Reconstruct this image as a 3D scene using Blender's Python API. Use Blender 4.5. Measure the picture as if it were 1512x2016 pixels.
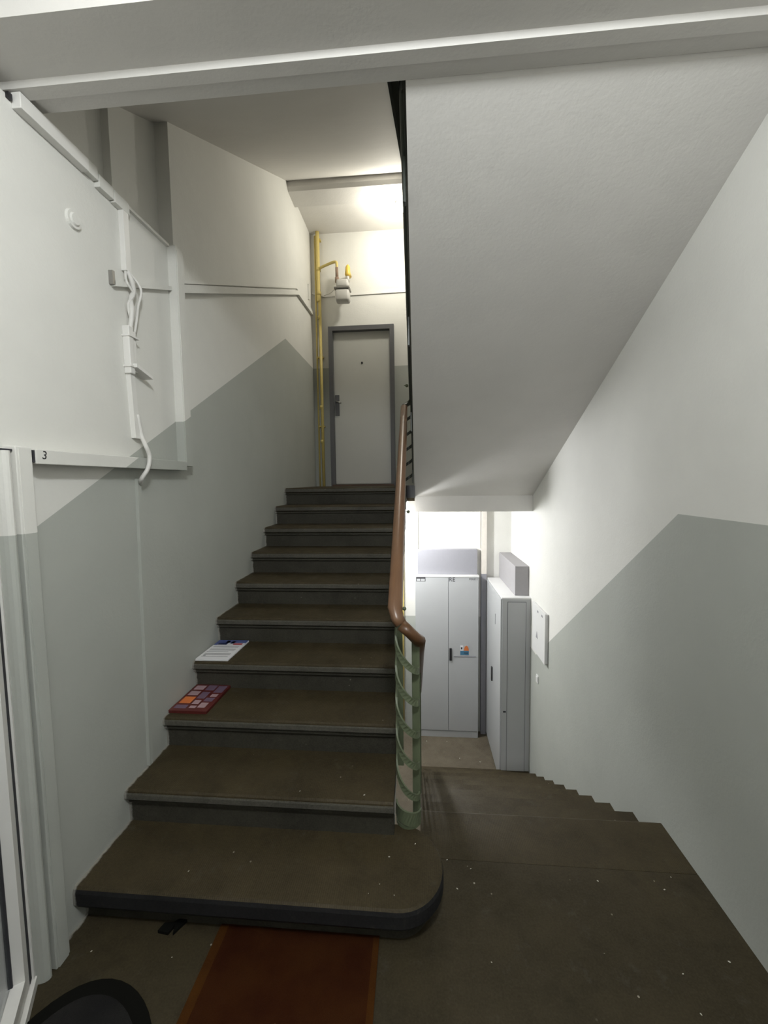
import bpy, bmesh, math, random
from mathutils import Vector, Matrix
for o in list(bpy.data.objects): bpy.data.objects.remove(o)
SC = bpy.context.scene
C = SC.collection
random.seed(4)
# ------------------------------------------------------------ camera
EYE = Vector((0, 0, 1.7622)); YAW, PIT, ROL, FPX = 0.0819, -0.0751, -0.013, 806.67
def cam_ray(u, v):
    a = (u - 756) / FPX; b = (1008 - v) / FPX
    x = a * math.cos(ROL) - b * math.sin(ROL); z = a * math.sin(ROL) + b * math.cos(ROL)
    Z = z * math.cos(PIT) + math.sin(PIT); d = math.cos(PIT) - z * math.sin(PIT)
    return Vector((x * math.cos(YAW) - d * math.sin(YAW), x * math.sin(YAW) + d * math.cos(YAW), Z))
f_ = cam_ray(756, 1008).normalized(); r_ = (cam_ray(856, 1008) - cam_ray(756, 1008)).normalized(); u_ = r_.cross(f_)
cd = bpy.data.cameras.new('camera'); cam = bpy.data.objects.new('camera', cd); C.objects.link(cam)
cam.matrix_world = Matrix((( r_.x, u_.x, -f_.x, EYE.x), (r_.y, u_.y, -f_.y, EYE.y), (r_.z, u_.z, -f_.z, EYE.z), (0, 0, 0, 1)))
cd.sensor_fit = 'HORIZONTAL'; cd.sensor_width = 36; cd.lens = FPX / 1512 * 36; cd.clip_start = .02
SC.camera = cam
# ------------------------------------------------------------ world, exposure, lamps
w = bpy.data.worlds.new('world'); SC.world = w; w.use_nodes = True
w.node_tree.nodes['Background'].inputs[0].default_value = (.8, .85, .9, 1)
w.node_tree.nodes['Background'].inputs[1].default_value = .1
SC.view_settings.view_transform = 'Standard'; SC.view_settings.look = 'None'
SC.view_settings.gamma = 1; SC.view_settings.use_curve_mapping = False
SC.view_settings.exposure = 0.0
def lamp(name, loc, power, col, rad):
    l = bpy.data.lights.new(name, 'POINT'); l.energy = power; l.color = col; l.shadow_soft_size = rad
    o = bpy.data.objects.new(name, l); C.objects.link(o); o.location = loc; return o
lamp('hall_light', (.08, -.05, 3.20), 104, (.96, .99, 1.0), .10)
lamp('upper_landing_light', (-.2, 4.84, 4.64), 33, (1, .955, .84), .07)
lamp('lower_landing_light', (-.42, 4.70, 1.385), 140, (.97, .98, 1), .06)
# ------------------------------------------------------------ constants of the building
XL, XR, YW = -1.372, 1.2315, 5.5
RISE, RUN, Y1 = .1704, .3053, 1.3976
ZB, ZLOW = 10 * RISE, -1.70
# ------------------------------------------------------------ materials
def nt(name):
    m = bpy.data.materials.new(name); m.use_nodes = True
    t = m.node_tree; b = t.nodes['Principled BSDF']; return m, t, b
def node(t, kind, **kw):
    n = t.nodes.new(kind)
    for k, v in kw.items():
        if k.startswith('i'): n.inputs[int(k[1:])].default_value = v
        else: setattr(n, k, v)
    return n
def mth(t, op, a, b=None):
    n = t.nodes.new('ShaderNodeMath'); n.operation = op
    for i, x in enumerate((a, b)):
        if x is None: continue
        if isinstance(x, (int, float)): n.inputs[i].default_value = x
        else: t.links.new(x, n.inputs[i])
    return n.outputs[0]
def mixc(t, fac, a, b):
    n = t.nodes.new('ShaderNodeMix'); n.data_type = 'RGBA'
    for sock, x in ((n.inputs[0], fac), (n.inputs[6], a), (n.inputs[7], b)):
        if isinstance(x, (tuple, list)): sock.default_value = (*x[:3], 1)
        elif isinstance(x, (int, float)): sock.default_value = x
        else: t.links.new(x, sock)
    return n.outputs[2]
def noise(t, scale, detail=3, rough=.6, vec=None):
    n = t.nodes.new('ShaderNodeTexNoise'); n.inputs['Scale'].default_value = scale
    n.inputs['Detail'].default_value = detail; n.inputs['Roughness'].default_value = rough
    if vec is not None: t.links.new(vec, n.inputs['Vector'])
    return n.outputs[0]
def geo(t):
    g = t.nodes.new('ShaderNodeNewGeometry'); s = t.nodes.new('ShaderNodeSeparateXYZ'); t.links.new(g.outputs[0], s.inputs[0])
    return g.outputs[0], s.outputs
def ramp(t, v, lo, hi):
    n = t.nodes.new('ShaderNodeMapRange'); t.links.new(v, n.inputs[0]); n.inputs[1].default_value = lo; n.inputs[2].default_value = hi
    return n.outputs[0]
def bump(t, b, h, strength, dist=.01):
    n = t.nodes.new('ShaderNodeBump'); n.inputs['Strength'].default_value = strength; n.inputs['Distance'].default_value = dist
    t.links.new(h, n.inputs['Height']); t.links.new(n.outputs[0], b.inputs['Normal'])
WHITE = (.72, .715, .675); GREY = (.415, .43, .395)
def wall_mat(name, side, white=WHITE, grey=GREY, rough=.75):
    m, t, b = nt(name); p, (X, Y, Z) = geo(t)
    if side == 'left':
        ln = mth(t, 'MINIMUM', mth(t, 'MAXIMUM', mth(t, 'ADD', mth(t, 'MULTIPLY', Y, .558), .8515), 1.60), 3.27)
    elif side == 'right':
        ln = mth(t, 'MAXIMUM', mth(t, 'MINIMUM', mth(t, 'ADD', mth(t, 'MULTIPLY', Y, -.74), 3.101), 1.589), -.08)
    elif side == 'far':
        ln = mth(t, 'ADD', mth(t, 'MULTIPLY', mth(t, 'GREATER_THAN', Z, 1.5), 3.35), -.08)
    else: ln = -99.
    mask = mth(t, 'LESS_THAN', Z, ln)
    n = noise(t, 2.2, 4, .6, p); n2 = noise(t, 60, 2, .6, p)
    wc = mixc(t, ramp(t, n, .3, .75), white, tuple(c * .93 for c in white))
    gc = mixc(t, ramp(t, n, .3, .75), grey, tuple(c * .93 for c in grey))
    t.links.new(mixc(t, mask, wc, gc), b.inputs['Base Color'])
    b.inputs['Roughness'].default_value = rough
    h = mth(t, 'ADD', mth(t, 'MULTIPLY', noise(t, 3, 3, .5, p), .7), mth(t, 'MULTIPLY', n2, .12))
    bump(t, b, h, .35, .02)
    return m
M = {}
M['wl'] = wall_mat('left wall paint', 'left'); M['wr'] = wall_mat('right wall paint', 'right')
M['wf'] = wall_mat('far wall paint', 'far'); M['wp'] = wall_mat('ceiling paint', 'plain', (.66, .645, .615))
def plain(name, col, rough=.5, metal=0, var=.12, scale=20, bmp=0):
    m, t, b = nt(name); p, _ = geo(t)
    tc = t.nodes.new('ShaderNodeTexCoord').outputs['Object']
    n = noise(t, scale, 4, .6, tc)
    t.links.new(mixc(t, n, tuple(c * (1 + var) for c in col), tuple(c * (1 - var) for c in col)), b.inputs['Base Color'])
    b.inputs['Roughness'].default_value = rough; b.inputs['Metallic'].default_value = metal
    if bmp: bump(t, b, n, bmp, .005)
    return m
def floor_mat(name, base, ribs=True, spots=.55, edge=False):
    m, t, b = nt(name); p, (X, Y, Z) = geo(t)
    big = ramp(t, noise(t, 3.2, 5, .65, p), .3, .7)
    c = mixc(t, big, base, tuple(v * .62 for v in base))
    fine = ramp(t, noise(t, 130, 2, .6, p), .35, .7)
    c = mixc(t, mth(t, 'MULTIPLY', fine, .35), c, tuple(v * 1.7 for v in base))
    # scuffs and lime stains
    v = t.nodes.new('ShaderNodeTexVoronoi'); v.inputs['Scale'].default_value = 14; t.links.new(p, v.inputs['Vector'])
    sp = mth(t, 'LESS_THAN', v.outputs['Distance'], .055)
    sp = mth(t, 'MULTIPLY', sp, ramp(t, noise(t, 1.7, 2, .5, p), .52, .6))
    c = mixc(t, mth(t, 'MULTIPLY', sp, spots), c, (.42, .39, .33))
    sc = mth(t, 'MULTIPLY', ramp(t, noise(t, 9, 6, .75, p), .58, .75), .45)
    c = mixc(t, sc, c, (.085, .08, .066))
    dk = mth(t, 'MULTIPLY', ramp(t, noise(t, 5.5, 6, .8, p), .52, .72), .6)
    c = mixc(t, dk, c, tuple(v * .4 for v in base))
    # old paint smeared where the treads meet the left wall
    sm = mth(t, 'MULTIPLY', ramp(t, mth(t, 'ADD', X, mth(t, 'MULTIPLY', noise(t, 30, 3, .6, p), -.022)), -1.368, -1.376), .7)
    c = mixc(t, sm, c, (.36, .35, .32))
    t.links.new(c, b.inputs['Base Color'])
    b.inputs['Specular IOR Level'].default_value = .22
    rr = mth(t, 'ADD', mth(t, 'MULTIPLY', big, .25), .5); t.links.new(rr, b.inputs['Roughness'])
    h = noise(t, 40, 3, .6, p)
    if ribs:
        s = mth(t, 'SINE', mth(t, 'MULTIPLY', X, 2 * math.pi / .0085))
        h = mth(t, 'ADD', mth(t, 'MULTIPLY', s, .16), h)
    bump(t, b, h, .35, .004)
    return m
M['tread'] = floor_mat('worn tread lino', (.048, .037, .0185))
M['floor'] = floor_mat('worn hall lino', (.043, .034, .018), False, .8)
M['lowfloor'] = floor_mat('lower landing lino', (.125, .105, .075), False, .9)
M['riser'] = floor_mat('stone riser', (.048, .045, .035), False, .3)
M['nose'] = floor_mat('worn nosing stone', (.092, .087, .072), False, .4)
M['blackedge'] = floor_mat('blackened battered edge', (.018, .018, .019), False, .2)
M['green'] = plain('sage green iron paint', (.115, .138, .082), .45, 0, .25, 12, .2)
M['string'] = plain('matt dark string paint', (.035, .038, .034), .95, 0, .1); M['string'].node_tree.nodes['Principled BSDF'].inputs['Specular IOR Level'].default_value = 0
M['green_backlit'] = plain('green iron paint darkened as backlit', (.035, .042, .034), .4, 0, .2, 12)  # railing green darkened: backlit shade of the upper run put into the colour
def wood_mat():
    m, t, b = nt('varnished beech handrail'); tc = t.nodes.new('ShaderNodeTexCoord').outputs['Object']
    mp = t.nodes.new('ShaderNodeMapping'); t.links.new(tc, mp.inputs[0]); mp.inputs['Scale'].default_value = (60, 4, 4)
    n = noise(t, 1.5, 5, .6, mp.outputs[0])
    t.links.new(mixc(t, n, (.205, .112, .060), (.12, .062, .034)), b.inputs['Base Color'])
    b.inputs['Roughness'].default_value = .3
    return m
M['wood'] = wood_mat()
M['wood2'] = plain('dark worn handrail end', (.105, .05, .022), .35, 0, .3, 30)
M['pvc'] = plain('white plastic trunking', (.74, .73, .70), .4, 0, .03)
M['cable'] = plain('painted cable', (.66, .65, .62), .5, 0, .05)
M['dark'] = plain('black plastic', (.012, .012, .014), .4)
M['slit'] = plain('dark gap', (.03, .03, .035), .8)
M['cab'] = plain('light grey cabinet enamel', (.43, .44, .445), .38, 0, .03, 4)
M['cabtop'] = plain('pale cabinet lid', (.70, .70, .69), .4, 0, .03)
M['lilac'] = plain('lilac grey plaster box', (.27, .27, .295), .7, 0, .05)
M['lilac2'] = plain('lilac grey plaster boxing on side wall', (.33, .32, .33), .7, 0, .05)
M['door'] = plain('pale grey door paint', (.50, .50, .465), .4, 0, .04, 3)
M['frame'] = plain('dark grey steel frame', (.10, .10, .105), .5, 0, .08)
M['steel'] = plain('brushed metal', (.35, .34, .32), .35, .8)
M['yellow'] = plain('yellow gas pipe paint', (.60, .48, .16), .45, 0, .1)
M['yellowb'] = plain('yellow regulator paint', (.75, .52, .09), .4, 0, .1)
M['meter'] = plain('grey white meter casing', (.52, .51, .48), .45, 0, .05)
M['rust'] = plain('brown sealed pipe thread', (.25, .17, .12), .6)
M['cream'] = plain('cream painted boxing', (.69, .65, .59), .6)
M['mat'] = None
def mat_fabric(name, a, bcol, scale, rough=.95):
    m, t, b = nt(name); p, _ = geo(t)
    n = noise(t, scale, 3, .7, p); n2 = noise(t, 6, 3, .6, p)
    c = mixc(t, ramp(t, n2, .35, .7), a, bcol)
    c = mixc(t, mth(t, 'MULTIPLY', ramp(t, n, .3, .8), .4), c, tuple(v * .4 for v in bcol))
    t.links.new(c, b.inputs['Base Color']); b.inputs['Roughness'].default_value = rough; b.inputs['Specular IOR Level'].default_value = .1
    bump(t, b, n, .8, .004); return m
M['coir'] = mat_fabric('brown orange coir', (.044, .014, .003), (.030, .007, .0015), 260)
M['coiredge'] = mat_fabric('ochre coir edge', (.072, .026, .004), (.05, .016, .003), 260)
M['fleece'] = mat_fabric('dark grey doormat pile', (.022, .021, .020), (.014, .014, .014), 220)
M['rubber'] = plain('black rubber', (.005, .005, .004), .95); M['rubber'].node_tree.nodes['Principled BSDF'].inputs['Specular IOR Level'].default_value = .1
M['crumb'] = plain('white plaster crumb', (.6, .58, .52), .8)
M['paper'] = plain('white paper', (.72, .72, .74), .5, 0, .02)
def flat(name, col, rough=.5): return plain(name, col, rough, 0, .02)
M['blue'] = flat('blue print', (.09, .12, .30)); M['red'] = flat('red print', (.42, .05, .06)); M['navy'] = flat('navy print', (.02, .03, .09))
M['greytxt'] = flat('grey print', (.28, .28, .30)); M['maroon'] = flat('maroon catalogue cover', (.10, .016, .014), .4)
M['orange'] = flat('orange print', (.62, .17, .04)); M['pink'] = flat('pale pink print', (.38, .26, .28)); M['mauve'] = flat('mauve print', (.15, .10, .15))
M['sky'] = flat('teal blue print', (.05, .17, .28)); M['ink'] = flat('black ink', (.03, .03, .035))
def emis(name, col, s):
    m, t, b = nt(name); b.inputs['Base Color'].default_value = (*col, 1); b.inputs['Emission Color'].default_value = (*col, 1); b.inputs['Emission Strength'].default_value = s; return m
M['glow'] = emis('lit lamp globe warm', (1, .98, .9), 9); M['glow2'] = emis('lit lamp globe cold', (.95, .98, 1), 9)
def glass_mat():
    m, t, b = nt('door glass'); b.inputs['Base Color'].default_value = (.75, .8, .82, 1); b.inputs['Roughness'].default_value = .05
    b.inputs['Transmission Weight'].default_value = .9; b.inputs['IOR'].default_value = 1.45
    return m
M['glass'] = glass_mat()
# ------------------------------------------------------------ mesh helpers
def new(): return bmesh.new()
def obj(name, bm, mat, parent=None, smooth=False):
    me = bpy.data.meshes.new(name); bmesh.ops.recalc_face_normals(bm, faces=bm.faces[:]); bm.to_mesh(me); bm.free()
    if smooth:
        for p in me.polygons: p.use_smooth = True
    me.materials.append(M[mat] if isinstance(mat, str) else mat)
    o = bpy.data.objects.new(name, me); C.objects.link(o)
    if parent is not None: o.parent = parent
    return o
def bx(bm, x0, x1, y0, y1, z0, z1, bev=0):
    vs = [bm.verts.new((x, y, z)) for x in (x0, x1) for y in (y0, y1) for z in (z0, z1)]
    fs = [(0, 1, 3, 2), (4, 6, 7, 5), (0, 4, 5, 1), (2, 3, 7, 6), (0, 2, 6, 4), (1, 5, 7, 3)]
    nf = [bm.faces.new([vs[i] for i in f]) for f in fs]
    if bev:
        es = list({e for f in nf for e in f.edges})
        bmesh.ops.bevel(bm, geom=es, offset=bev, segments=2, profile=.5, affect='EDGES')
    return bm
def box(name, x0, x1, y0, y1, z0, z1, mat, parent=None, bev=0):
    return obj(name, bx(new(), x0, x1, y0, y1, z0, z1, bev), mat, parent)
def prism(bm, pts, a0, a1, axis='X'):
    """pts in the two other axes; extruded along axis"""
    def mk(p, a):
        if axis == 'X': return (a, p[0], p[1])
        if axis == 'Y': return (p[0], a, p[1])
        return (p[0], p[1], a)
    A = [bm.verts.new(mk(p, a0)) for p in pts]; B = [bm.verts.new(mk(p, a1)) for p in pts]
    bm.faces.new(A[::-1]); bm.faces.new(B)
    n = len(pts)
    for i in range(n): bm.faces.new((A[i], A[(i + 1) % n], B[(i + 1) % n], B[i]))
    return bm
def tube(bm, pts, r, seg=10, cap=True):
    pts = [Vector(p) for p in pts]; rings = []
    up = None
    for i, p in enumerate(pts):
        d = (pts[min(i + 1, len(pts) - 1)] - pts[max(i - 1, 0)]).normalized()
        if up is None:
            up = Vector((0, 0, 1)) if abs(d.z) < .9 else Vector((1, 0, 0))
        s = d.cross(up).normalized(); up2 = s.cross(d).normalized(); up = up2
        rr = r[i] if isinstance(r, (list, tuple)) else r
        rings.append([bm.verts.new(p + s * rr * math.cos(a) + up2 * rr * math.sin(a)) for a in [2 * math.pi * k / seg for k in range(seg)]])
    for A, B in zip(rings, rings[1:]):
        for k in range(seg): bm.faces.new((A[k], A[(k + 1) % seg], B[(k + 1) % seg], B[k]))
    if cap: bm.faces.new(rings[0][::-1]); bm.faces.new(rings[-1])
    return bm
def sweep(bm, pts, prof):
    """prof: list of (lateral, up); the up axis stays close to world z"""
    pts = [Vector(p) for p in pts]; rings = []
    for i, p in enumerate(pts):
        d = (pts[min(i + 1, len(pts) - 1)] - pts[max(i - 1, 0)])
        h = Vector((d.x, d.y, 0)).normalized(); s = Vector((h.y, -h.x, 0)); dn = d.normalized(); u = s.cross(dn)
        rings.append([bm.verts.new(p + s * a + u * b) for a, b in prof])
    n = len(prof)
    for A, B in zip(rings, rings[1:]):
        for k in range(n): bm.faces.new((A[k], A[(k + 1) % n], B[(k + 1) % n], B[k]))
    bm.faces.new(rings[0][::-1]); bm.faces.new(rings[-1]); return bm
def smoothpath(pts, n=6):
    P = [Vector(p) for p in pts]; P = [P[0]] + P + [P[-1]]; out = []
    for i in range(1, len(P) - 2):
        for k in range(n):
            t = k / n; a, b, c, d = P[i - 1:i + 3]
            out.append(.5 * ((2 * b) + (c - a) * t + (2 * a - 5 * b + 4 * c - d) * t * t + (3 * b - 3 * c + d - a) * t ** 3))
    return out + [P[-1]]
def tag(o, label, cat, group=None, kind=None):
    o['label'] = label
    if cat: o['category'] = cat
    if group: o['group'] = group
    if kind: o['kind'] = kind
    return o
def struct(o, label=None):
    o['kind'] = 'structure'
    if label: o['label'] = label
    return o
def thing(name, loc, label, cat, group=None):
    o = bpy.data.objects.new(name, None); C.objects.link(o); o.location = loc; o.empty_display_size = .05
    tag(o, label, cat, group); bpy.context.view_layer.update(); return o
def put(root, o):   # parent while keeping the world placement of the mesh
    o.parent = root
    l = root
    off = Vector((0, 0, 0))
    while l is not None: off += l.location; l = l.parent
    o.data.transform(Matrix.Translation(-off)); return o
def P(root, name, bm, mat, smooth=False): return put(root, obj(name, bm, mat, None, smooth))
def PB(root, name, *a, bev=0):   # box part
    x0, x1, y0, y1, z0, z1, mat = a
    return P(root, name, bx(new(), x0, x1, y0, y1, z0, z1, bev), mat)
def text(body, size, mat, loc, rot, depth=.0006, name='lettering'):
    cu = bpy.data.curves.new(name, 'FONT'); cu.body = body; cu.size = size; cu.extrude = depth; cu.align_x = 'CENTER'; cu.align_y = 'CENTER'
    o = bpy.data.objects.new(name, cu); C.objects.link(o); o.location = loc; o.rotation_euler = rot
    bpy.context.view_layer.update()
    me = bpy.data.meshes.new_from_object(o.evaluated_get(bpy.context.evaluated_depsgraph_get())); me.transform(o.matrix_world)
    bpy.data.objects.remove(o); n = bpy.data.objects.new(name, me); me.materials.clear(); me.materials.append(M[mat]); C.objects.link(n); return n

# ============================================================ SETTING
# left wall with a shallow two-step niche above z 3.08
bm = new(); T = .25
bx(bm, XL - T, XL, -2.4, YW, ZLOW - .1, 3.08)
bx(bm, XL - T, XL, 2.33, YW, 3.08, 6.6)
bx(bm, XL - T, XL - .08, 1.97, 2.33, 3.08, 6.6)
bx(bm, XL - T, XL - .12, -2.4, 1.97, 3.08, 6.6)
struct(obj('wall_left', bm, 'wl'), 'white wall with grey painted dado rising beside the stairs')
struct(box('wall_right', XR, XR + .2, -2.4, YW, ZLOW - .1, 6.6, 'wr'), 'white wall with grey dado falling along the descending stairs')
struct(box('wall_far', XL - T, XR + .2, YW, YW + .2, ZLOW - .1, 6.6, 'wf'), 'far landing wall holding the pale grey door')
struct(box('wall_near', XL - T, XR + .2, -2.6, -2.4, -.2, 6.6, 'wp'), 'plain wall of the entrance hall')
# floors
bm = new(); bx(bm, XL, XR, -2.4, 1.80, -.18, 0); bx(bm, XL, 0.0, 1.80, 1.86, -.18, 0)
fl = struct(obj('floor', bm, 'floor'), 'dark brown worn hall floor')
bm = new(); prism(bm, [(1.803, -.001), (2.075, -.001), (2.085, -.006), (2.088, -.02), (2.085, -.055), (2.06, -.06), (2.06, -.17), (1.803, -.17)], .004, XR, 'X')
struct(obj('floor', bm, 'tread'), 'ribbed slab at the head of the descending stairs')
struct(box('floor', XL, XR, 1.6, YW, ZLOW - .1, ZLOW, 'lowfloor'), 'brown scuffed floor of the lower landing')
# upper landing slab
bm = new(); bx(bm, XL, -.115, Y1 + 9 * RUN + .05, YW, 1.54, ZB - .001); bx(bm, -.115, XR, 4.53, YW, 1.54, ZB - .001)
struct(obj('floor', bm, 'tread'), 'dark floor of the upper landing before the door')
bm = new(); bx(bm, -.03, XR, 4.495, 4.66, 1.42, 1.62); bx(bm, -.115, -.03, 4.53, 4.66, 1.42, 1.54)
struct(obj('ceiling', bm, 'wp'), 'white edge beam above the lower landing')
struct(box('ceiling', XL, XR, 4.66, YW, 1.525, 1.54, 'wp'), 'white ceiling of the lower landing')
# rounded end of the landing slab inside the stair well
bm = new(); n = 10
pts = [(-.115, 4.50), (-.115, 4.27)] + [(-.07 + .045 * math.cos(a), 4.27 - .035 * math.sin(a)) for a in [math.pi * (1 - k / n) for k in range(n + 1)]] + [(-.025, 4.50)]
prism(bm, pts, 1.585, ZB + .01, 'Z')
struct(obj('trim_1', bm, 'frame'), 'grey rounded slab end in the stair well')
# soffit under the right flight (rising towards the viewer)
bm = new(); prism(bm, [(1.50, 3.10), (4.50, 1.59), (4.50, 1.90), (1.50, 3.42)], -.03, XR, 'X')
struct(obj('ceiling', bm, 'wp'), 'broad sloping white underside of the right hand flight')
# soffit under the upper left flight
bm = new(); prism(bm, [(1.50, 3.315), (4.55, 4.984), (4.55, 5.3), (1.50, 3.62)], XL - T, -.125, 'X')
struct(obj('ceiling', bm, 'wp'), 'sloping underside of the upper left flight')
bm = new(); prism(bm, [(1.50, 3.300), (4.55, 4.969), (4.55, 5.3), (1.50, 3.63)], -.1245, -.108, 'X')
struct(obj('trim_2', bm, 'string'), 'dark painted string board on the side of the upper left flight')
# landing above the far door: beam + ceiling
bm = new(); prism(bm, [(4.55, 4.925), (4.58, 4.895), (4.82, 4.885), (4.82, 4.985), (4.82, 5.25), (4.55, 5.25)], XL, XR, 'X')
struct(obj('ceiling', bm, 'wp'), 'beam in front of the far landing ceiling')
struct(box('ceiling', XL, XR, 4.82, YW, 4.975, 5.25, 'wp'), 'ceiling above the far door')
# landing over the viewer: stepped underside of the beam
bm = new()
prism(bm, [(1.206, 3.124), (1.378, 3.120), (1.385, 3.102), (1.428, 3.100), (1.434, 3.112), (1.499, 3.118), (1.499, 3.6), (1.206, 3.6)], XL - T, XR, 'X')
struct(obj('ceiling', bm, 'wp'), 'white moulded beam crossing overhead')
struct(box('ceiling', XL - T, XR, -2.4, 1.206, 3.42, 3.6, 'wp'), 'white ceiling of the entrance hall')
bm = new(); bx(bm, XL - T, XR + .2, -2.4, YW, 6.6, 6.7)
struct(obj('ceiling', bm, 'wp'), 'ceiling high above the stair well')

# ============================================================ STAIRS UP (left flight)
st = thing('staircase', (XL, Y1, 0), 'worn brown stone flight of ten steps rising to the grey door', 'stairs')
XE = -.115
def tread_profile(y, z, depth, last=False):
    return [(y + depth, z - .001), (y + .012, z), (y + .003, z - .006), (y, z - .018), (y + .001, z - .042), (y + .009, z - .05), (y + .030, z - .053), (y + depth, z - .053)]
for i in range(10):
    y = Y1 + i * RUN; z = (i + 1) * RISE
    dep = RUN + .045 if i < 9 else .062
    wob = random.uniform(-.002, .002)
    bm = new()
    if i == 0:
        n = 22; r = .185; cx, cy = -.088, y + .195
        outline = [(XL, y), (cx, y)] + [(cx + r * math.sin(a), cy - .195 * math.cos(a)) for a in [math.pi * k / n for k in range(1, n)]] + [(cx, y + .39), (XL, y + .39)]
        # rounded bull nose: stacked rings
        ring = []
        C0 = (-.6, y + .2)
        for inset, zz in ((.030, z - .088), (.008, z - .085), (0, z - .070), (0, z - .022), (.004, z - .007), (.012, z)):
            ring.append([bm.verts.new((px if abs(px - XL) < 1e-6 else (cx + (px - cx) * (1 - inset / r) if px > cx else px), (py + inset if py < cy - .01 else py), zz)) for px, py in outline])
        for A, B in zip(ring, ring[1:]):
            for k in range(len(A)): bm.faces.new((A[k], A[(k + 1) % len(A)], B[(k + 1) % len(A)], B[k]))
        bm.faces.new(ring[0][::-1]); bm.faces.new(ring[-1])
        s = P(st, 'step', bm, 'tread'); s.data.materials.append(M['blackedge'])
        for pl in s.data.polygons:
            if pl.normal.z < .5 and pl.normal.y < .6: pl.material_index = 1
        s['label'] = 'wide bottom step with rounded end and battered black edge'
        bm = new()
        out2 = [(XL, y + .055), (cx, y + .055)] + [(cx + (r - .055) * math.sin(a), cy - .14 * math.cos(a)) for a in [math.pi * k / n for k in range(1, n)]] + [(cx, y + .335), (XL, y + .335)]
        prism(bm, out2, 0.0, z - .086, 'Z'); P(s, 'riser', bm, 'riser')
        continue
    prism(bm, tread_profile(y + wob, z, dep), XL + .0005, XE, 'X')
    s = P(st, 'step', bm, 'tread')
    bm = new()   # light worn nosing face
    prism(bm, [(y + wob - .0015, z - .012), (y + wob - .0035, z - .018), (y + wob - .0035, z - .040), (y + wob - .0005, z - .044), (y + .02, z - .04), (y + .02, z - .014)], XL, XE + .001, 'X'); P(s, 'nosing', bm, 'nose')
    bm = new()
    prism(bm, [(y + .010, z - .056), (y + .010, z - .066), (y + .016, z - .071), (y + .026, z - .071), (y + .026, z - RISE - .0005), (y + .07, z - RISE - .0005), (y + .07, z - .053), (y + .012, z - .053)], XL, XE, 'X'); P(s, 'riser', bm, 'riser')
# solid body below the treads
bm = new()
ya, yb = Y1 + RUN + .06, Y1 + 9 * RUN + .05
prism(bm, [(ya, .02), (ya, RISE * 1 - .01)] + sum([[(Y1 + i * RUN + .05, i * RISE - .002), (Y1 + i * RUN + .05, (i + 1) * RISE - .055)] for i in range(1, 10)], []) + [(yb + .06, ZB - .06), (yb + .06, 1.2), (yb, .558 * yb - 1.163), (1.97, .558 * 1.97 - 1.163)], XL + .0005, XE - .014, 'X')
P(st, 'flight_underside', bm, 'wp')

# ============================================================ STAIRS DOWN (right flight)
sd = thing('staircase', (0, 2.085, -.0), 'brown stone flight descending to the metal cabinets on the lower landing', 'stairs')
R2, H2, YD = .272, .17, 2.085
for i in range(1, 10):
    y = YD + i * R2; z = -i * H2
    bm = new(); prism(bm, [(y - R2 - .02, z), (y - .01, z), (y, z - .012), (y, z - .042), (y - .01, z - .05), (y - R2 - .02, z - .05)], .005, XR, 'X')
    s = P(sd, 'step', bm, 'tread')
    bm = new(); bx(bm, .005, XR, y - .06, y - .025, z - H2, z - .05); P(s, 'riser', bm, 'riser')
bm = new(); prism(bm, [(YD - .03, -.17), (YD + 9 * R2 - .065, -9 * H2 - .05), (YD + 9 * R2 - .065, -9 * H2 - .17), (YD - .03, -.5)], .008, XR, 'X')
P(sd, 'flight_underside', bm, 'wp')

# ============================================================ RAILING
rl = thing('stair_railing', (-.05, 1.82, RISE), 'sage green iron railing with wooden handrail winding round the stair well', 'railing')
XA, XB, XU, XT = -.104, 0.0, -.045, -.127     # left flight, lower right flight, upper right flight
def rail_lower(dz, y0=4.35):
    return [(XB, y, 1.05 + dz - .63 * (y - 1.82)) for y in [y0 - (y0 - 1.82) * k / 8 for k in range(9)]]
def rail_drum(dz, n=14, grow=0):
    return [(-.052 + (.052 + grow) * math.cos(a), 1.82 - (.060 + grow) * math.sin(a), 1.05 + dz + .16 * (k / n) ** 1.7) for k in range(1, n) for a in [math.pi * k / n]]
def rail_left(dz):
    return [(XA + (XT - XA) * (y - 1.82) / 2.38, y, 1.21 + dz + .545 * (y - 1.82)) for y in [1.82 + 2.38 * k / 8 for k in range(9)]]
def rail_turn(dz, n=8):
    c = (XT + XU) / 2; r = (XU - XT) / 2
    return [(c - r * math.cos(a), 4.2 + .05 * math.sin(a), 2.507 + dz + .08 * k / n) for k in range(1, n) for a in [math.pi * k / n]]
def rail_upper(dz, yend=1.62):
    return [(XU, y, 2.587 + dz + .525 * (4.2 - y)) for y in [4.2 - (4.2 - yend) * k / 8 for k in range(9)]]
flatbar = [(-.004, -.014), (.004, -.014), (.004, .014), (-.004, .014)]
for k in range(5):
    dz = -.15 * (k + 1)
    b1 = P(rl, 'rail_bar', sweep(new(), rail_lower(dz)[1:] + rail_drum(dz) + rail_left(dz), flatbar), 'green')
    P(rl, 'rail_bar', sweep(new(), rail_left(dz)[-1:] + rail_turn(dz) + rail_upper(dz), flatbar), 'green_backlit')
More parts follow.
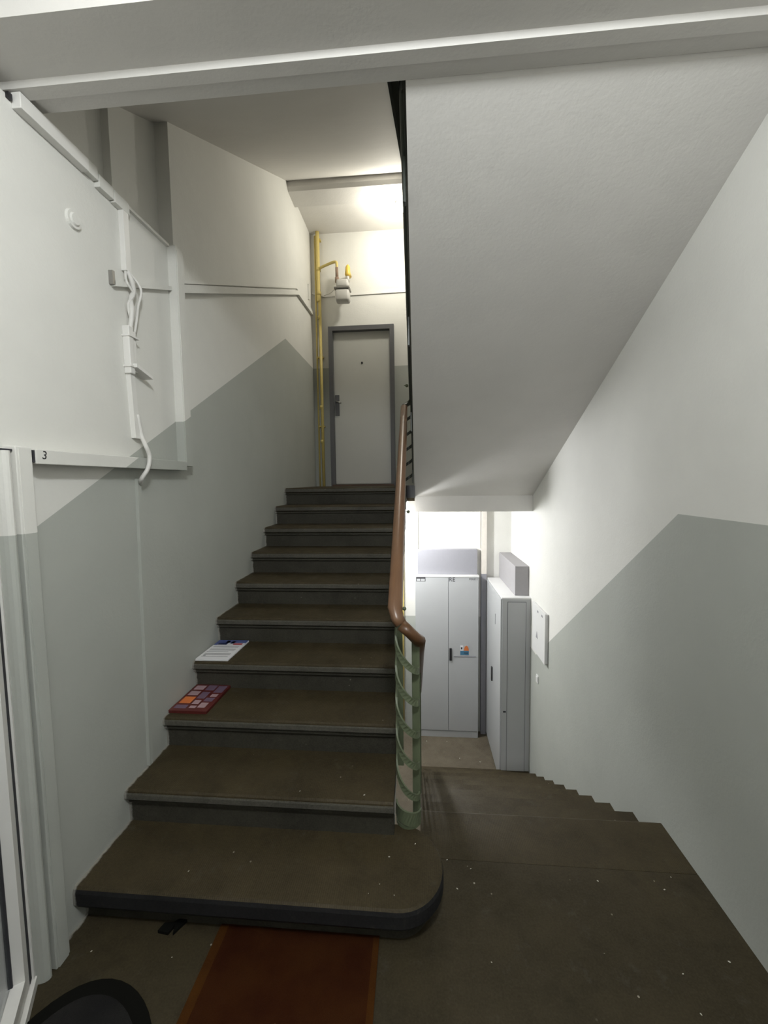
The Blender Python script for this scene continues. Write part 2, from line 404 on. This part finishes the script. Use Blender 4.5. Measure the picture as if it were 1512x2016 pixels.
# wooden handrail
def ovalp(a, b, n=12): return [(a * math.cos(2 * math.pi * k / n), b * math.sin(2 * math.pi * k / n)) for k in range(n)]
main = [(XA + .028, 1.775, 1.128), (XA + .010, 1.785, 1.155), (XA + .001, 1.80, 1.195)] + rail_left(0)[1:]
hr = P(rl, 'handrail', sweep(new(), main, ovalp(.034, .024)), 'wood', True)
P(rl, 'handrail', sweep(new(), [(XA + .029, 1.7745, 1.127), (-.045, 1.767, 1.102), (-.018, 1.776, 1.072), (0.002, 1.80, 1.047)] + rail_lower(0)[-2::-1], ovalp(.031, .026)), 'wood2', True)['label'] = 'dark brown worn lower bend of the handrail'
P(rl, 'handrail', sweep(new(), rail_left(0)[-1:] + rail_turn(0) + rail_upper(0), ovalp(.032, .024)), 'green_backlit', True)['label'] = 'upper handrail seen from below, its shade put into the colour'
# posts (flat iron)
def post(x, y, z0, z1, wx=.036, wy=.012, mat='green'):
    P(rl, 'post', bx(new(), x - wx / 2, x + wx / 2, y - wy / 2, y + wy / 2, z0, z1, .002), mat)
post(-.013, 1.824, RISE - .01, 1.04, .036)
post(XA + .012, 1.955, 2 * RISE, 1.27, .030)
for y in (2.62, 3.40, 4.10):
    i = int((y - Y1) // RUN) + 1; post(XA + (XT - XA) * (y - 1.82) / 2.38, y, min(i * RISE, ZB), 1.21 + .545 * (y - 1.82) - .02, .014)
for y in (2.75, 3.55, 4.30):
    i = int((y - YD) // R2) + 1; post(XB + .008, y, -min(i, 9) * H2 if y < YD + 9 * R2 else ZLOW, 1.05 - .63 * (y - 1.82), .014)
for y in (4.12, 3.3, 2.5, 1.8):
    post(XU, y, 1.82 + .505 * (4.2 - y) - .12, 2.58 + .525 * (4.2 - y), .012, .03, 'green_backlit')
# skirt ring that carries the newel turn
sk = [(-.052 + .056 * math.cos(a), 1.82 - .056 * math.sin(a), RISE + .028 + .05 * k / 14) for k in range(15) for a in [math.pi * k / 14]]
P(rl, 'base_ring', sweep(new(), sk, [(-.004, -.034), (.004, -.034), (.004, .03), (-.004, .03)]), 'green')
bm = new(); prism(bm, [(-.052 + .058 * math.cos(a), 1.82 - .058 * math.sin(a)) for a in [math.pi * k / 12 for k in range(13)]], RISE - .002, RISE + .014, 'Z')
P(rl, 'base_plate', bm, 'green')
for q in ((-.066, 1.93, 1.15), (-.093, 4.13, 1.45), (-.10, 4.22, 2.72)):
    bm = new(); bmesh.ops.create_uvsphere(bm, u_segments=10, v_segments=8, radius=.0095 if q[1] < 3 else .017, matrix=Matrix.Translation(q))
    tube(bm, [q, (XA if q[1] < 3 else XT, q[1], q[2])], .004, 6)
    P(rl, 'knob', bm, 'green', True)

# ============================================================ FAR DOOR
d0, d1, dt = -1.145, -.288, 3.7744
fd = thing('door_1', (-.71, YW, ZB), None, None); del fd['label']; fd['kind'] = 'structure'; fd['label'] = 'pale grey flush door in a dark steel frame'
bm = new(); fw = .055
bx(bm, d0, d0 + fw, YW - .085, YW, ZB, dt); bx(bm, d1 - fw, d1, YW - .085, YW, ZB, dt); bx(bm, d0 + fw, d1 - fw, YW - .085, YW, dt - fw, dt)
P(fd, 'door_frame', bm, 'frame')
lf = P(fd, 'door_leaf', bx(new(), d0 + fw, d1 - fw, YW - .018, YW - .002, ZB + .03, dt - fw - .002), 'door')
P(fd, 'threshold', bx(new(), d0 + .02, d1 - .02, YW - .11, YW - .001, ZB, ZB + .022), M_thr := plain('brown threshold', (.09, .05, .03), .6))
P(fd, 'handle_plate', bx(new(), d0 + fw + .008, d0 + fw + .065, YW - .028, YW - .017, 2.64, 2.91, .003), 'frame')
bm = new(); tube(bm, [(d0 + .085, YW - .02, 2.82), (d0 + .085, YW - .06, 2.82)], .011); tube(bm, [(d0 + .082, YW - .058, 2.82), (d0 + .15, YW - .058, 2.80)], .010)
P(fd, 'handle', bm, 'steel', True)
bm = new(); tube(bm, [(-.715, YW - .017, 3.318), (-.715, YW - .026, 3.318)], .013, 12); P(fd, 'peephole', bm, 'dark')

# ============================================================ GAS PIPES and METER
gp = thing('gas_pipe', (-1.27, YW - .06, ZB), 'yellow gas pipe standing in the corner left of the far door', 'pipe')
yp = YW - .065
bm = new(); tube(bm, smoothpath([(-1.262, yp, 4.965), (-1.262, yp, 4.6), (-1.262, yp, 4.18), (-1.258, yp, 4.1)], 4), .026, 12); P(gp, 'upper_pipe', bm, 'yellow', True)
bm = new(); tube(bm, [(-1.250, yp, 4.18), (-1.250, yp, ZB)], .020, 10); P(gp, 'lower_pipe', bm, 'yellow', True)
bm = new(); tube(bm, [(-1.300, yp + .02, 4.93), (-1.305, yp + .02, 3.5), (-1.305, yp + .02, ZB)], .012, 8); P(gp, 'side_pipe', bm, 'yellow', True)
bm = new(); tube(bm, smoothpath([(-1.26, yp, 4.505), (-1.2, yp - .04, 4.51), (-1.06, yp - .10, 4.525), (-1.005, yp - .12, 4.52), (-.992, yp - .125, 4.49), (-.992, yp - .125, 4.44)], 5), .017, 10); P(gp, 'branch_pipe', bm, 'yellow', True)
for z in (4.50, 4.20, 3.9, 2.75, 2.3):
    bm = new(); tube(bm, [(-1.258, yp, z - .02), (-1.258, yp, z + .02)], .032 if z > 4.1 else .024, 12); P(gp, 'coupling', bm, 'yellow', True)
for z in (4.88, 3.4, 2.5): PB(gp, 'wall_bracket', -1.30, -1.225, yp + .01, YW - .0005, z - .01, z + .01, 'yellow')
mx, my = -.918, yp - .125
gm = thing('gas_meter', (mx, my, 4.0), 'small grey gas meter hanging above the far door beside yellow pipe', 'meter')
bm = new(); bx(bm, mx - .095, mx + .085, my - .07, my + .07, 4.02, 4.17, .03); P(gm, 'meter_body', bm, 'meter', True)
bm = new(); bx(bm, mx - .105, mx + .095, my - .08, my + .08, 4.168, 4.19, .008); P(gm, 'flange', bm, 'steel')
bm = new(); bx(bm, mx - .08, mx + .075, my - .06, my + .06, 4.19, 4.29, .025); P(gm, 'meter_cap', bm, 'meter', True)
bm = new(); tube(bm, [(mx - .074, my, 4.27), (mx - .074, my, 4.33)], .026, 12); tube(bm, [(mx - .074, my, 4.33), (mx - .074, my, 4.45)], .019, 10); P(gm, 'inlet_fitting', bm, 'rust', True)
bm = new(); tube(bm, [(mx + .062, my, 4.27), (mx + .062, my, 4.335)], .022, 12); P(gm, 'outlet_fitting', bm, 'meter', True)
bm = new(); tube(bm, [(mx + .062, my, 4.335), (mx + .062, my, 4.36), (mx + .064, my, 4.40), (mx + .066, my, 4.45), (mx + .066, my, 4.475)], [.024, .036, .032, .028, .012], 14); tube(bm, [(mx + .066, my, 4.42), (mx + .066, YW - .01, 4.42)], .02, 10)
v = P(gm, 'regulator', bm, 'yellowb', True); v['label'] = 'yellow pressure regulator'
bm = new(); tube(bm, smoothpath([(mx - .10, my, 4.20), (mx - .17, my + .05, 4.17), (mx - .28, YW - .01, 4.20)], 5), .004, 6); P(gm, 'seal_wire', bm, 'cable', True)
bm = new(); sweep(bm, [(XL + .01, YW - .007, 4.235), (-1.2, YW - .007, 4.19), (-.14, YW - .007, 4.205), (-.05, YW - .007, 4.28)], [(-.007, -.012), (.007, -.012), (.007, .012), (-.007, .012)])
tag(obj('cable_conduit', bm, 'pvc'), 'thin white conduit running level across the far wall above the door', 'conduit')

# ============================================================ LEFT WALL TRUNKING (painted over with the wall)
def wbox(name, y0, y1, z0, z1, d, label, mat='wl', bev=.002):
    o = obj(name, bx(new(), XL, XL + d, y0, y1, z0, z1, bev), mat)
    if label: tag(o, label, 'trunking')
    return o
# horizontal trunk with its pencilled 3 and open left end
t1 = thing('cable_trunking', (XL, 1.375, 1.84), 'horizontal white cable trunking at head height with a pencilled 3', 'trunking')
P(t1, 'duct', bx(new(), XL, XL + .055, 1.330, 2.268, 1.838, 1.889, .002), 'wl')
P(t1, 'open_end', bx(new(), XL, XL + .05, 1.322, 1.331, 1.843, 1.885), 'slit')
tx = text('3', .042, 'ink', (XL + .0558, 1.414, 1.868), (0, 0, 0), .0003)
tx.data.transform(Matrix.Translation((-(XL + .0558), -1.414, -1.868))); tx.data.transform(Matrix.Rotation(math.pi / 2, 4, 'Z') @ Matrix.Rotation(math.pi / 2, 4, 'X') ); tx.data.transform(Matrix.Rotation(math.radians(-10), 4, 'X')); tx.data.transform(Matrix.Translation((XL + .0558, 1.362, 1.868))); put(t1, tx)
t2 = thing('cable_trunking', (XL, 2.34, 1.86), 'broad vertical white trunking right of the hanging cables, grey at its foot', 'trunking')
P(t2, 'duct', bx(new(), XL, XL + .05, 2.264, 2.338, 1.862, 3.076, .002), 'wl')
P(t2, 'cover', bx(new(), XL + .05, XL + .054, 2.270, 2.332, 1.864, 3.05), 'wl')
t3 = thing('cable_trunking', (XL, 1.3, 0), 'tall vertical white trunking left of the stairs, standing beside a rounded casing', 'trunking')
P(t3, 'duct', bx(new(), XL, XL + .05, 1.262, 1.320, 0.0, 1.895, .003), 'wl')
P(t3, 'cover', bx(new(), XL + .05, XL + .053, 1.271, 1.311, 0.0, 1.89), 'wl')
t4 = thing('pipe_casing', (XL, 1.28, 0), 'rounded white pipe casing by the glazed door, dark slit at its top', 'casing')
bm = new(); prism(bm, [(XL, 1.262)] + [(XL + .05 * math.sin(a), 1.238 + .024 * math.cos(a)) for a in [math.pi * k / 10 for k in range(11)]], 0, 1.878, 'Z'); P(t4, 'shell', bm, 'wl', False)
bm = new(); bx(bm, XL, XL + .04, 1.216, 1.26, 1.878, 1.884); P(t4, 'slit', bm, 'slit')
# rising pair of ducts along the upper wall
def sloped(y0, z0, y1, z1, h, d, name='duct', root=None, x0=XL):
    bm = new(); prism(bm, [(y0, z0), (y1, z1), (y1, z1 + h), (y0, z0 + h)], x0, x0 + d, 'X'); return P(root, name, bm, 'wl')
t5 = thing('cable_trunking', (XL, 2.43, 2.9), 'pair of thin white ducts climbing the left wall towards the gas pipe', 'trunking')
sloped(2.34, 2.855, 4.80, 3.915, .048, .035, root=t5); sloped(2.34, 2.908, 4.76, 3.968, .018, .022, root=t5)
sloped(4.80, 3.915, 5.46, 3.94, .045, .030, root=t5); sloped(4.76, 3.968, 5.3, 3.99, .016, .018, root=t5)
t6 = thing('cable_trunking', (XL, 1.81, 2.65), 'short thin white duct crossing behind the hanging cables', 'trunking')
sloped(1.815, 2.655, 2.262, 2.835, .022, .020, root=t6); PB(t6, 'end_bracket', XL, XL + .02, 1.803, 1.818, 2.66, 2.72, 'steel')
tag(wbox('cable_trunking', 5.305, 5.328, 4.08, 4.27, .02, None), 'tiny upright white duct on left wall beside the gas pipe', 'trunking')
# pieces lying along the niche ledge
t7 = thing('cable_trunking', (XL, 1.4, 3.05), 'broken white trunking pieces along the ledge under the overhead beam', 'trunking')
P(t7, 'duct', bx(new(), XL, XL + .035, 1.392, 1.685, 3.048, 3.10, .002), 'pvc')
for y0, y1, z0 in ((1.69, 1.745, 3.055), (1.75, 1.835, 3.035), (1.84, 1.935, 3.03)):
    P(t7, 'duct', bx(new(), XL, XL + .026, y0, y1, z0, z0 + .052, .002), 'wl')
P(t7, 'clip', bx(new(), XL, XL + .012, 1.372, 1.386, 3.066, 3.085), 'dark')
P(t7, 'edge_strip', bx(new(), XL, XL + .016, 1.935, 2.262, 3.068, 3.082), 'wl')
# hanging cable chain
t8 = thing('hanging_cable', (XL, 1.9, 1.8), 'tangled white cables and cut trunking hanging down the left wall', 'cable')
P(t8, 'duct', bx(new(), XL, XL + .026, 1.888, 1.925, 2.76, 3.03, .002), 'pvc')
def cab(pts, r=.009): P(t8, 'wire', tube(new(), smoothpath([(XL + x, y, z) for x, y, z in pts], 5), r, 8), 'cable', True)
cab([(.012, 1.905, 2.78), (.03, 1.912, 2.73), (.028, 1.928, 2.68), (.02, 1.915, 2.64), (.03, 1.905, 2.58), (.02, 1.90, 2.50)], .011)
cab([(.014, 1.915, 2.77), (.05, 1.95, 2.70), (.035, 1.945, 2.62), (.03, 1.935, 2.55), (.02, 1.93, 2.49)], .006)
cab([(.014, 1.90, 2.77), (.022, 1.89, 2.71), (.03, 1.925, 2.665), (.02, 1.895, 2.61), (.02, 1.905, 2.55)], .006)
P(t8, 'junction_duct', bx(new(), XL, XL + .035, 1.868, 1.900, 2.285, 2.505, .004), 'pvc'); P(t8, 'junction_duct', bx(new(), XL, XL + .028, 1.902, 1.928, 2.30, 2.49, .004), 'pvc')
for z in (2.315, 2.455): P(t8, 'strap', bx(new(), XL, XL + .040, 1.864, 1.934, z, z + .008), 'pvc')
bm = new(); prism(bm, [(1.885, 2.315), (2.0, 2.285), (2.0, 2.300), (1.885, 2.333)], XL, XL + .055, 'X'); P(t8, 'broken_flap', bm, 'pvc')
bm = new(); prism(bm, [(1.878, 2.29), (1.908, 2.29), (1.925, 1.985), (1.892, 1.985)], XL, XL + .024, 'X'); P(t8, 'duct', bm, 'pvc')
cab([(.02, 1.915, 2.10), (.025, 1.93, 2.0), (.062, 1.905, 1.945), (.068, 1.918, 1.90), (.066, 1.905, 1.84), (.045, 1.885, 1.79), (.012, 1.92, 1.765)], .010)
tag(obj('cable_duct', prism(new(), [(1.897, 1.79), (1.921, 1.79), (1.890, .343), (1.866, .343)], XL, XL + .016, 'X'), 'wl'), 'thin upright duct running from the cables down to the third step', 'trunking')
bm = new(); bmesh.ops.create_cone(bm, cap_ends=True, segments=28, radius1=.038, radius2=.034, depth=.012, matrix=Matrix.Translation((XL + .004, 1.622, 2.825)) @ Matrix.Rotation(math.pi / 2, 4, 'Y'))
bmesh.ops.create_cone(bm, cap_ends=True, segments=20, radius1=.026, radius2=.02, depth=.008, matrix=Matrix.Translation((XL + .012, 1.622, 2.825)) @ Matrix.Rotation(math.pi / 2, 4, 'Y'))
tag(obj('blanking_cap', bm, 'wl'), 'round painted over blanking cap high on the left wall', 'cover')

# ============================================================ GLAZED DOOR at the left edge (turned 29 degrees off the wall)
gd = thing('door_2', (XL, 1.262, 0), None, None); del gd['label']; gd['kind'] = 'structure'; gd['label'] = 'white framed glazed door at the left edge'
U = Vector((.55, -.835, 0)).normalized(); NV = Vector((.835, .55, 0)).normalized(); O = Vector((XL + .0, 1.238, 0)) - NV * .05
def dbox(name, s0, s1, n0, n1, z0, z1, mat, root=gd):
    bm = new(); vs = [O + U * s + NV * n for s, n in ((s0, n0), (s1, n0), (s1, n1), (s0, n1))]
    prism(bm, [(q.x, q.y) for q in vs], z0, z1, 'Z'); return P(root, name, bm, mat)
dbox('door_frame', 0, .040, .0, .05, 0, 1.87, 'pvc'); dbox('door_sill', .0, .9, .0, .055, 0, .035, 'pvc'); dbox('gasket', .040, .060, .0, .0435, .045, 1.87, 'slit'); dbox('gasket', .052, .9, .0, .030, .035, .045, 'slit')
lf2 = dbox('door_leaf', .060, .115, .0, .042, .045, 1.85, 'pvc'); dbox('bottom_rail', .115, .9, .0, .042, .045, .12, 'pvc')
dbox('glazing_bead', .115, .128, .0, .050, .12, 1.85, 'pvc'); dbox('glazing_bead', .128, .9, .0, .050, .12, .133, 'pvc')
dbox('gasket', .128, .134, .0, .02, .133, 1.85, 'slit'); dbox('pane', .134, .9, .008, .014, .133, 1.85, 'glass')

# ============================================================ LOWER LANDING
cb = thing('metal_cabinet', (.377, 5.345, ZLOW), 'tall light grey two door metal cabinet facing the stairs, lettered RE', 'cabinet')
cx0, cx1, cf = -.037, .791, 5.345
PB(cb, 'body', cx0, cx1, cf + .014, YW - .001, ZLOW, .495, 'cab'); PB(cb, 'lid', cx0 - .004, cx1 + .004, cf - .006, YW - .001, .496, .514, 'cabtop'); PB(cb, 'plinth', cx0 + .005, cx1 - .005, cf + .006, cf + .02, ZLOW, ZLOW + .085, 'cab')
PB(cb, 'door', cx0 + .003, .3935, cf, cf + .0135, ZLOW + .095, .493, 'cab', bev=.002)
dr = PB(cb, 'door', .3975, cx1 - .003, cf, cf + .0135, ZLOW + .095, .493, 'cab', bev=.002)
PB(cb, 'door_gap', .3935, .3975, cf + .008, cf + .0138, ZLOW + .095, .493, 'slit')
P(dr, 'handle', bx(new(), .409, .441, cf - .016, cf, -.628, -.458, .006), 'dark')
P(dr, 'label_strip', bx(new(), .468, .757, cf - .004, cf, -.577, -.564), 'greytxt')
# sticker with round orange emblem over a teal panel
sk = P(dr, 'sticker', bx(new(), .548, .668, cf - .0016, cf, -.553, -.415), 'cab')
bm = new(); bx(bm, .552, .664, cf - .0026, cf - .0016, -.550, -.495); P(dr, 'sticker_panel', bm, 'sky')
bm = new(); prism(bm, [(.632 + .032 * math.cos(a), -.492 + .068 * math.sin(a)) for a in [math.pi * k / 14 for k in range(15)]], cf - .003, cf - .0016, 'Y'); P(dr, 'emblem', bm, 'orange')
bm = new(); bx(bm, .553, .590, cf - .0028, cf - .0016, -.49, -.42); P(dr, 'sticker_strip', bm, 'paper')
P(dr, 'sticker_lettering', bx(new(), .60, .655, cf - .0034, cf - .0026, -.528, -.518), 'ink'); P(dr, 'sticker_lettering', bx(new(), .560, .580, cf - .0034, cf - .0028, -.475, -.445), 'ink')
put(cb, text('RE', .078, 'ink', (.444, cf - .0012, .462), (math.pi / 2, 0, 0))); put(cb, text('POLE 1', .036, 'ink', (.722, cf - .0012, .470), (math.pi / 2, 0, 0)))
PB(cb, 'nameplate', -.024, .098, cf - .0012, cf, .437, .494, 'ink'); PB(cb, 'nameplate_window', -.016, .03, cf - .002, cf - .001, .441, .474, 'cab'); PB(cb, 'nameplate_window', .038, .090, cf - .002, cf - .001, .441, .474, 'cab')
tag(box('boxed_casing', cx0 + .032, cx1 - .008, 5.42, YW - .001, .515, .85, 'lilac', None, .003), 'wide lilac grey casing on top of the two door cabinet', 'casing')
cr = thing('metal_cabinet', (1.07, 4.9, ZLOW), 'slim grey metal cabinet standing sideways against the right wall', 'cabinet')
PB(cr, 'body', .925, XR - .001, 4.513, 5.455, ZLOW + .02, .452, 'cab'); PB(cr, 'lid', .918, XR - .001, 4.509, 5.458, .453, .468, 'cabtop'); PB(cr, 'plinth', .94, XR - .004, 4.53, 5.44, ZLOW, ZLOW + .02, 'slit')
d = PB(cr, 'door', .909, .9235, 4.527, 5.45, ZLOW + .04, .447, 'cab', bev=.002)
P(d, 'handle', bx(new(), .893, .909, 4.975, 5.015, -.717, -.539, .006), 'dark'); P(d, 'vent', bx(new(), .905, .909, 4.815, 4.835, .06, .185, .001), 'greytxt')
PB(cr, 'door_gap', .9235, .9252, 4.53, 5.45, ZLOW + .04, .447, 'slit')
sp = PB(cr, 'side_panel', .985, 1.178, 4.511, 4.5135, ZLOW + .09, .418, 'cab')
bm = new(); x0, x1, z0, z1, g = .985, 1.178, ZLOW + .09, .418, .004
for q in ((x0 - g, x0, z0 - g, z1 + g), (x1, x1 + g, z0 - g, z1 + g), (x0, x1, z1, z1 + g), (x0, x1, z0 - g, z0)): bx(bm, q[0], q[1], 4.5122, 4.5135, q[2], q[3])
P(cr, 'panel_gap', bm, 'slit')
PB(cr, 'latch', .942, .972, 4.508, 4.513, -.845, -.83, 'slit')
tag(box('boxed_casing', 1.078, XR - .001, 4.6, YW - .001, .4685, .80, 'lilac2', None, .004), 'narrow lilac grey casing on top of the slim cabinet', 'casing')
pc = thing('pipe_boxing', (.87, 5.45, ZLOW), 'grey and cream boxed pipe run between the two metal cabinets', 'casing')
PB(pc, 'lower_casing', .838, .905, 5.44, YW - .001, ZLOW, .52, 'lilac'); PB(pc, 'upper_casing', .838, .905, 5.44, YW - .001, .52, 1.524, 'cream')
PB(pc, 'thin_strip', .822, .830, 5.47, YW - .001, .86, 1.524, 'cream')
tag(box('wall_duct', -.012, .004, 5.475, YW - .001, .86, 1.524, 'pvc'), 'slim white duct rising above the two door cabinet', 'trunking')
fb = thing('fuse_box', (XR, 4.1, 0), 'small white wall box with a warning sign above the descending steps', 'box')
PB(fb, 'body', XR - .022, XR - .0005, 3.915, 4.315, -.005, .478, 'cabtop'); lid = PB(fb, 'lid', XR - .034, XR - .022, 3.905, 4.325, -.012, .486, 'cabtop', bev=.003)
bm = new(); prism(bm, [(4.13, .155), (4.19, .155), (4.16, .225)], XR - .0355, XR - .034, 'X'); P(fb, 'warning_triangle', bm, 'greytxt')
for y in (3.98, 4.12): PB(fb, 'hinge', XR - .036, XR - .034, y, y + .04, .425, .445, 'greytxt')
sw = thing('light_switch', (XR, 4.22, -.3), 'small white light switch on the right wall below the wall box', 'switch')
PB(sw, 'plate', XR - .010, XR, 4.19, 4.25, -.345, -.262, 'cabtop', bev=.002); PB(sw, 'rocker', XR - .015, XR - .009, 4.2, 4.24, -.33, -.277, 'cabtop', bev=.002)
tag(obj('gas_pipe', tube(new(), [(-.222, YW - .04, ZLOW), (-.205, YW - .04, 1.525)], .024, 12), 'yellow', None, True), 'pale yellow pipe seen behind the railing on the lower landing', 'pipe')
# lamps (real fittings of the two landing lights)
def fitting(loc, label, glow):
    t = thing('ceiling_lamp', loc, label, 'lamp')
    bm = new(); bmesh.ops.create_cone(bm, cap_ends=True, segments=24, radius1=.07, radius2=.055, depth=.03, matrix=Matrix.Translation(Vector(loc) - Vector((0, 0, .015)))); P(t, 'lamp_base', bm, 'cabtop')
    bm = new(); bmesh.ops.create_uvsphere(bm, u_segments=20, v_segments=12, radius=.048, matrix=Matrix.Translation(Vector(loc) - Vector((0, 0, .068)))); P(t, 'globe', bm, glow, True)
fitting((-.165, 4.98, 4.975), 'lit ceiling lamp above the far landing door', 'glow')
fitting((-.40, 4.72, 1.5245), 'lit ceiling lamp above the lower landing cabinets', 'glow2')

fitting((.08, -.05, 3.42), 'round ceiling lamp of the entrance hall this side of the overhead beam', 'glow2')
# ============================================================ LOOSE THINGS
# white flyers on the fourth step
def sheet_stack(root, corners, z, th, mat, name, n=1, jit=0):
    bm = new()
    prism(bm, corners, z, z + th, 'Z'); return P(root, name, bm, mat)
def quad_on(root, name, base, ux, uy, z, rects, mat, th=.0004):
    if 'lines' in name:
        bm = new()
        for a0, a1, b0, b1 in rects: prism(bm, [tuple(base + ux * a + uy * b) for a, b in ((a0, b0), (a1, b0), (a1, b1), (a0, b1))], z, z + th, 'Z')
        o = P(root, name, bm, mat); o['kind'] = 'stuff'; return o
    for a0, a1, b0, b1 in rects:
        P(root, name, prism(new(), [tuple(base + ux * a + uy * b) for a, b in ((a0, b0), (a1, b0), (a1, b1), (a0, b1))], z, z + th, 'Z'), mat)
z4 = 4 * RISE
fy = thing('flyer_stack', (-1.27, 2.5, z4), 'white printed flyers with blue heading lying on the fourth step', 'flyer')
B = Vector((-1.362, 2.330)); ux = Vector((.205, .004)); uy = Vector((.006, .300))
q4 = lambda B, ux, uy, e=0: [tuple(B + ux * a + uy * b) for a, b in ((-e, -e), (1 + e, -e), (1 + e, 1 + e), (-e, 1 + e))]
P(fy, 'lower_sheets', prism(new(), q4(B, ux, uy), z4, z4 + .006, 'Z'), 'paper')
P(fy, 'top_sheet', prism(new(), q4(B + Vector((-.003, .006)), ux, uy), z4 + .0062, z4 + .0085, 'Z'), 'paper')
zt = z4 + .0085; B2 = B + Vector((-.003, .006))
quad_on(fy, 'blue_heading', B2, ux, uy, zt, [(0, 1, .84, 1), (.0, .12, .72, .84)], 'blue'); quad_on(fy, 'dark_heading', B2, ux, uy, zt, [(.12, .42, .74, .84), (.32, .44, .84, .96), (.5, .62, .8, .93)], 'navy')
quad_on(fy, 'red_heading', B2, ux, uy, zt, [(.62, .92, .74, .82)], 'red')
quad_on(fy, 'text_lines', B2, ux, uy, zt, [(.08, .9, y, y + .016) for y in (.64, .60, .50, .47, .42, .27, .24, .21, .12)] + [(.06, .75, .36, .378), (.10, .18, .15, .20)], 'greytxt')
z3 = 3 * RISE
ct = thing('catalogue', (-1.27, 2.2, z3), 'dark red catalogue with picture tiles lying on the third step', 'catalogue')
B = Vector((-1.366, 2.052)); ux = Vector((.215, .000)); uy = Vector((.002, .288))
P(ct, 'pages', prism(new(), q4(B, ux, uy), z3, z3 + .014, 'Z'), 'maroon')
P(ct, 'cover', prism(new(), q4(B, ux, uy, .006), z3 + .0142, z3 + .016, 'Z'), 'maroon')
zt = z3 + .016
quad_on(ct, 'orange_tile', B, ux, uy, zt, [(.06, .36, .26, .50)], 'orange')
quad_on(ct, 'pale_tile', B, ux, uy, zt, [(.06, .34, .56, .72), (.06, .34, .78, .95), (.42, .60, .24, .38), (.66, .86, .12, .30), (.45, .62, .10, .18), (.72, .9, .52, .62)], 'pink')
quad_on(ct, 'mauve_tile', B, ux, uy, zt, [(.40, .62, .44, .70), (.40, .66, .76, .97), (.70, .95, .68, .95), (.66, .90, .34, .48), (.06, .38, .08, .2)], 'mauve')
bm = new(); prism(bm, [(-.805, .25), (-.150, .25), (-.158, 1.450), (-.790, 1.450)], 0, .008, 'Z')
dm = thing('floor_mat', (-.48, .85, 0), 'long brown orange floor mat in front of the bottom step', 'mat')
P(dm, 'pile', bm, 'coir')
bm = new(); prism(bm, [(-.805, .25), (-.770, .25), (-.758, 1.445), (-.791, 1.445)], .008, .0095, 'Z'); P(dm, 'edge_strip', bm, 'coiredge')
bm = new(); prism(bm, [(-.180, .25), (-.150, .25), (-.158, 1.445), (-.180, 1.445)], .008, .0095, 'Z'); P(dm, 'edge_strip', bm, 'coiredge')
# dark round doormat, bottom left
rm = thing('doormat', (-1.03, .95, 0), 'dark grey round topped doormat with black rim beside the glazed door', 'mat')
def blob(r, n=40): return [(-1.075 + r * 1.0 * math.cos(a) + .02 * math.cos(2 * a + .6), 0.975 + r * 1.02 * math.sin(a)) for a in [2 * math.pi * k / n for k in range(n)]]
P(rm, 'rim', prism(new(), blob(.262), 0, .014, 'Z'), 'rubber'); P(rm, 'pile', prism(new(), blob(.215), .012, .018, 'Z'), 'fleece')
# dark scrap under the first step
bm = new(); prism(bm, [(-1.03, 1.405), (-.985, 1.400), (-.975, 1.43), (-.965, 1.40), (-.935, 1.455), (-.955, 1.462), (-.985, 1.44), (-1.02, 1.435)], 0, .012, 'Z')
tag(obj('dirt_scrap', bm, 'rubber'), 'small black scrap lying under the edge of the bottom step', 'debris')
bm = new()
for x, y, z in [(-1.243, 1.327, 0), (-.925, 1.33, 0), (.259, 1.398, 0), (.16, 1.663, 0), (.126, 1.797, 0), (1.105, 1.78, 0), (.777, 1.74, 0), (1.044, 1.72, 0), (.918, 1.298, 0), (.23, 1.76, 0), (.93, 1.41, 0), (1.12, 1.46, 0), (.503, 4.926, ZLOW), (.746, 4.876, ZLOW), (.10, 5.24, ZLOW), (.369, 5.249, ZLOW), (.6, 4.7, ZLOW),
                (-.16, 1.50, RISE), (-.13, 1.62, RISE), (-.2, 1.46, RISE), (-.10, 1.46, RISE), (-.95, 1.5, RISE), (-.25, 1.745, 2 * RISE), (-.55, 1.75, 2 * RISE), (-.02, 1.69, RISE)]:
    r = random.uniform(.0015, .0036) * (1 if z > -1 else 1.8)
    m = Matrix.Translation((x, y, z + r * .4)) @ Matrix.Rotation(random.uniform(0, 3), 4, 'Z') @ Matrix.Diagonal((1.5, .8, .5, 1))
    bmesh.ops.create_icosphere(bm, subdivisions=1, radius=r, matrix=m)
tag(obj('plaster_crumbs', bm, 'crumb'), 'tiny white plaster crumbs scattered over floor and steps', 'debris', kind='stuff')
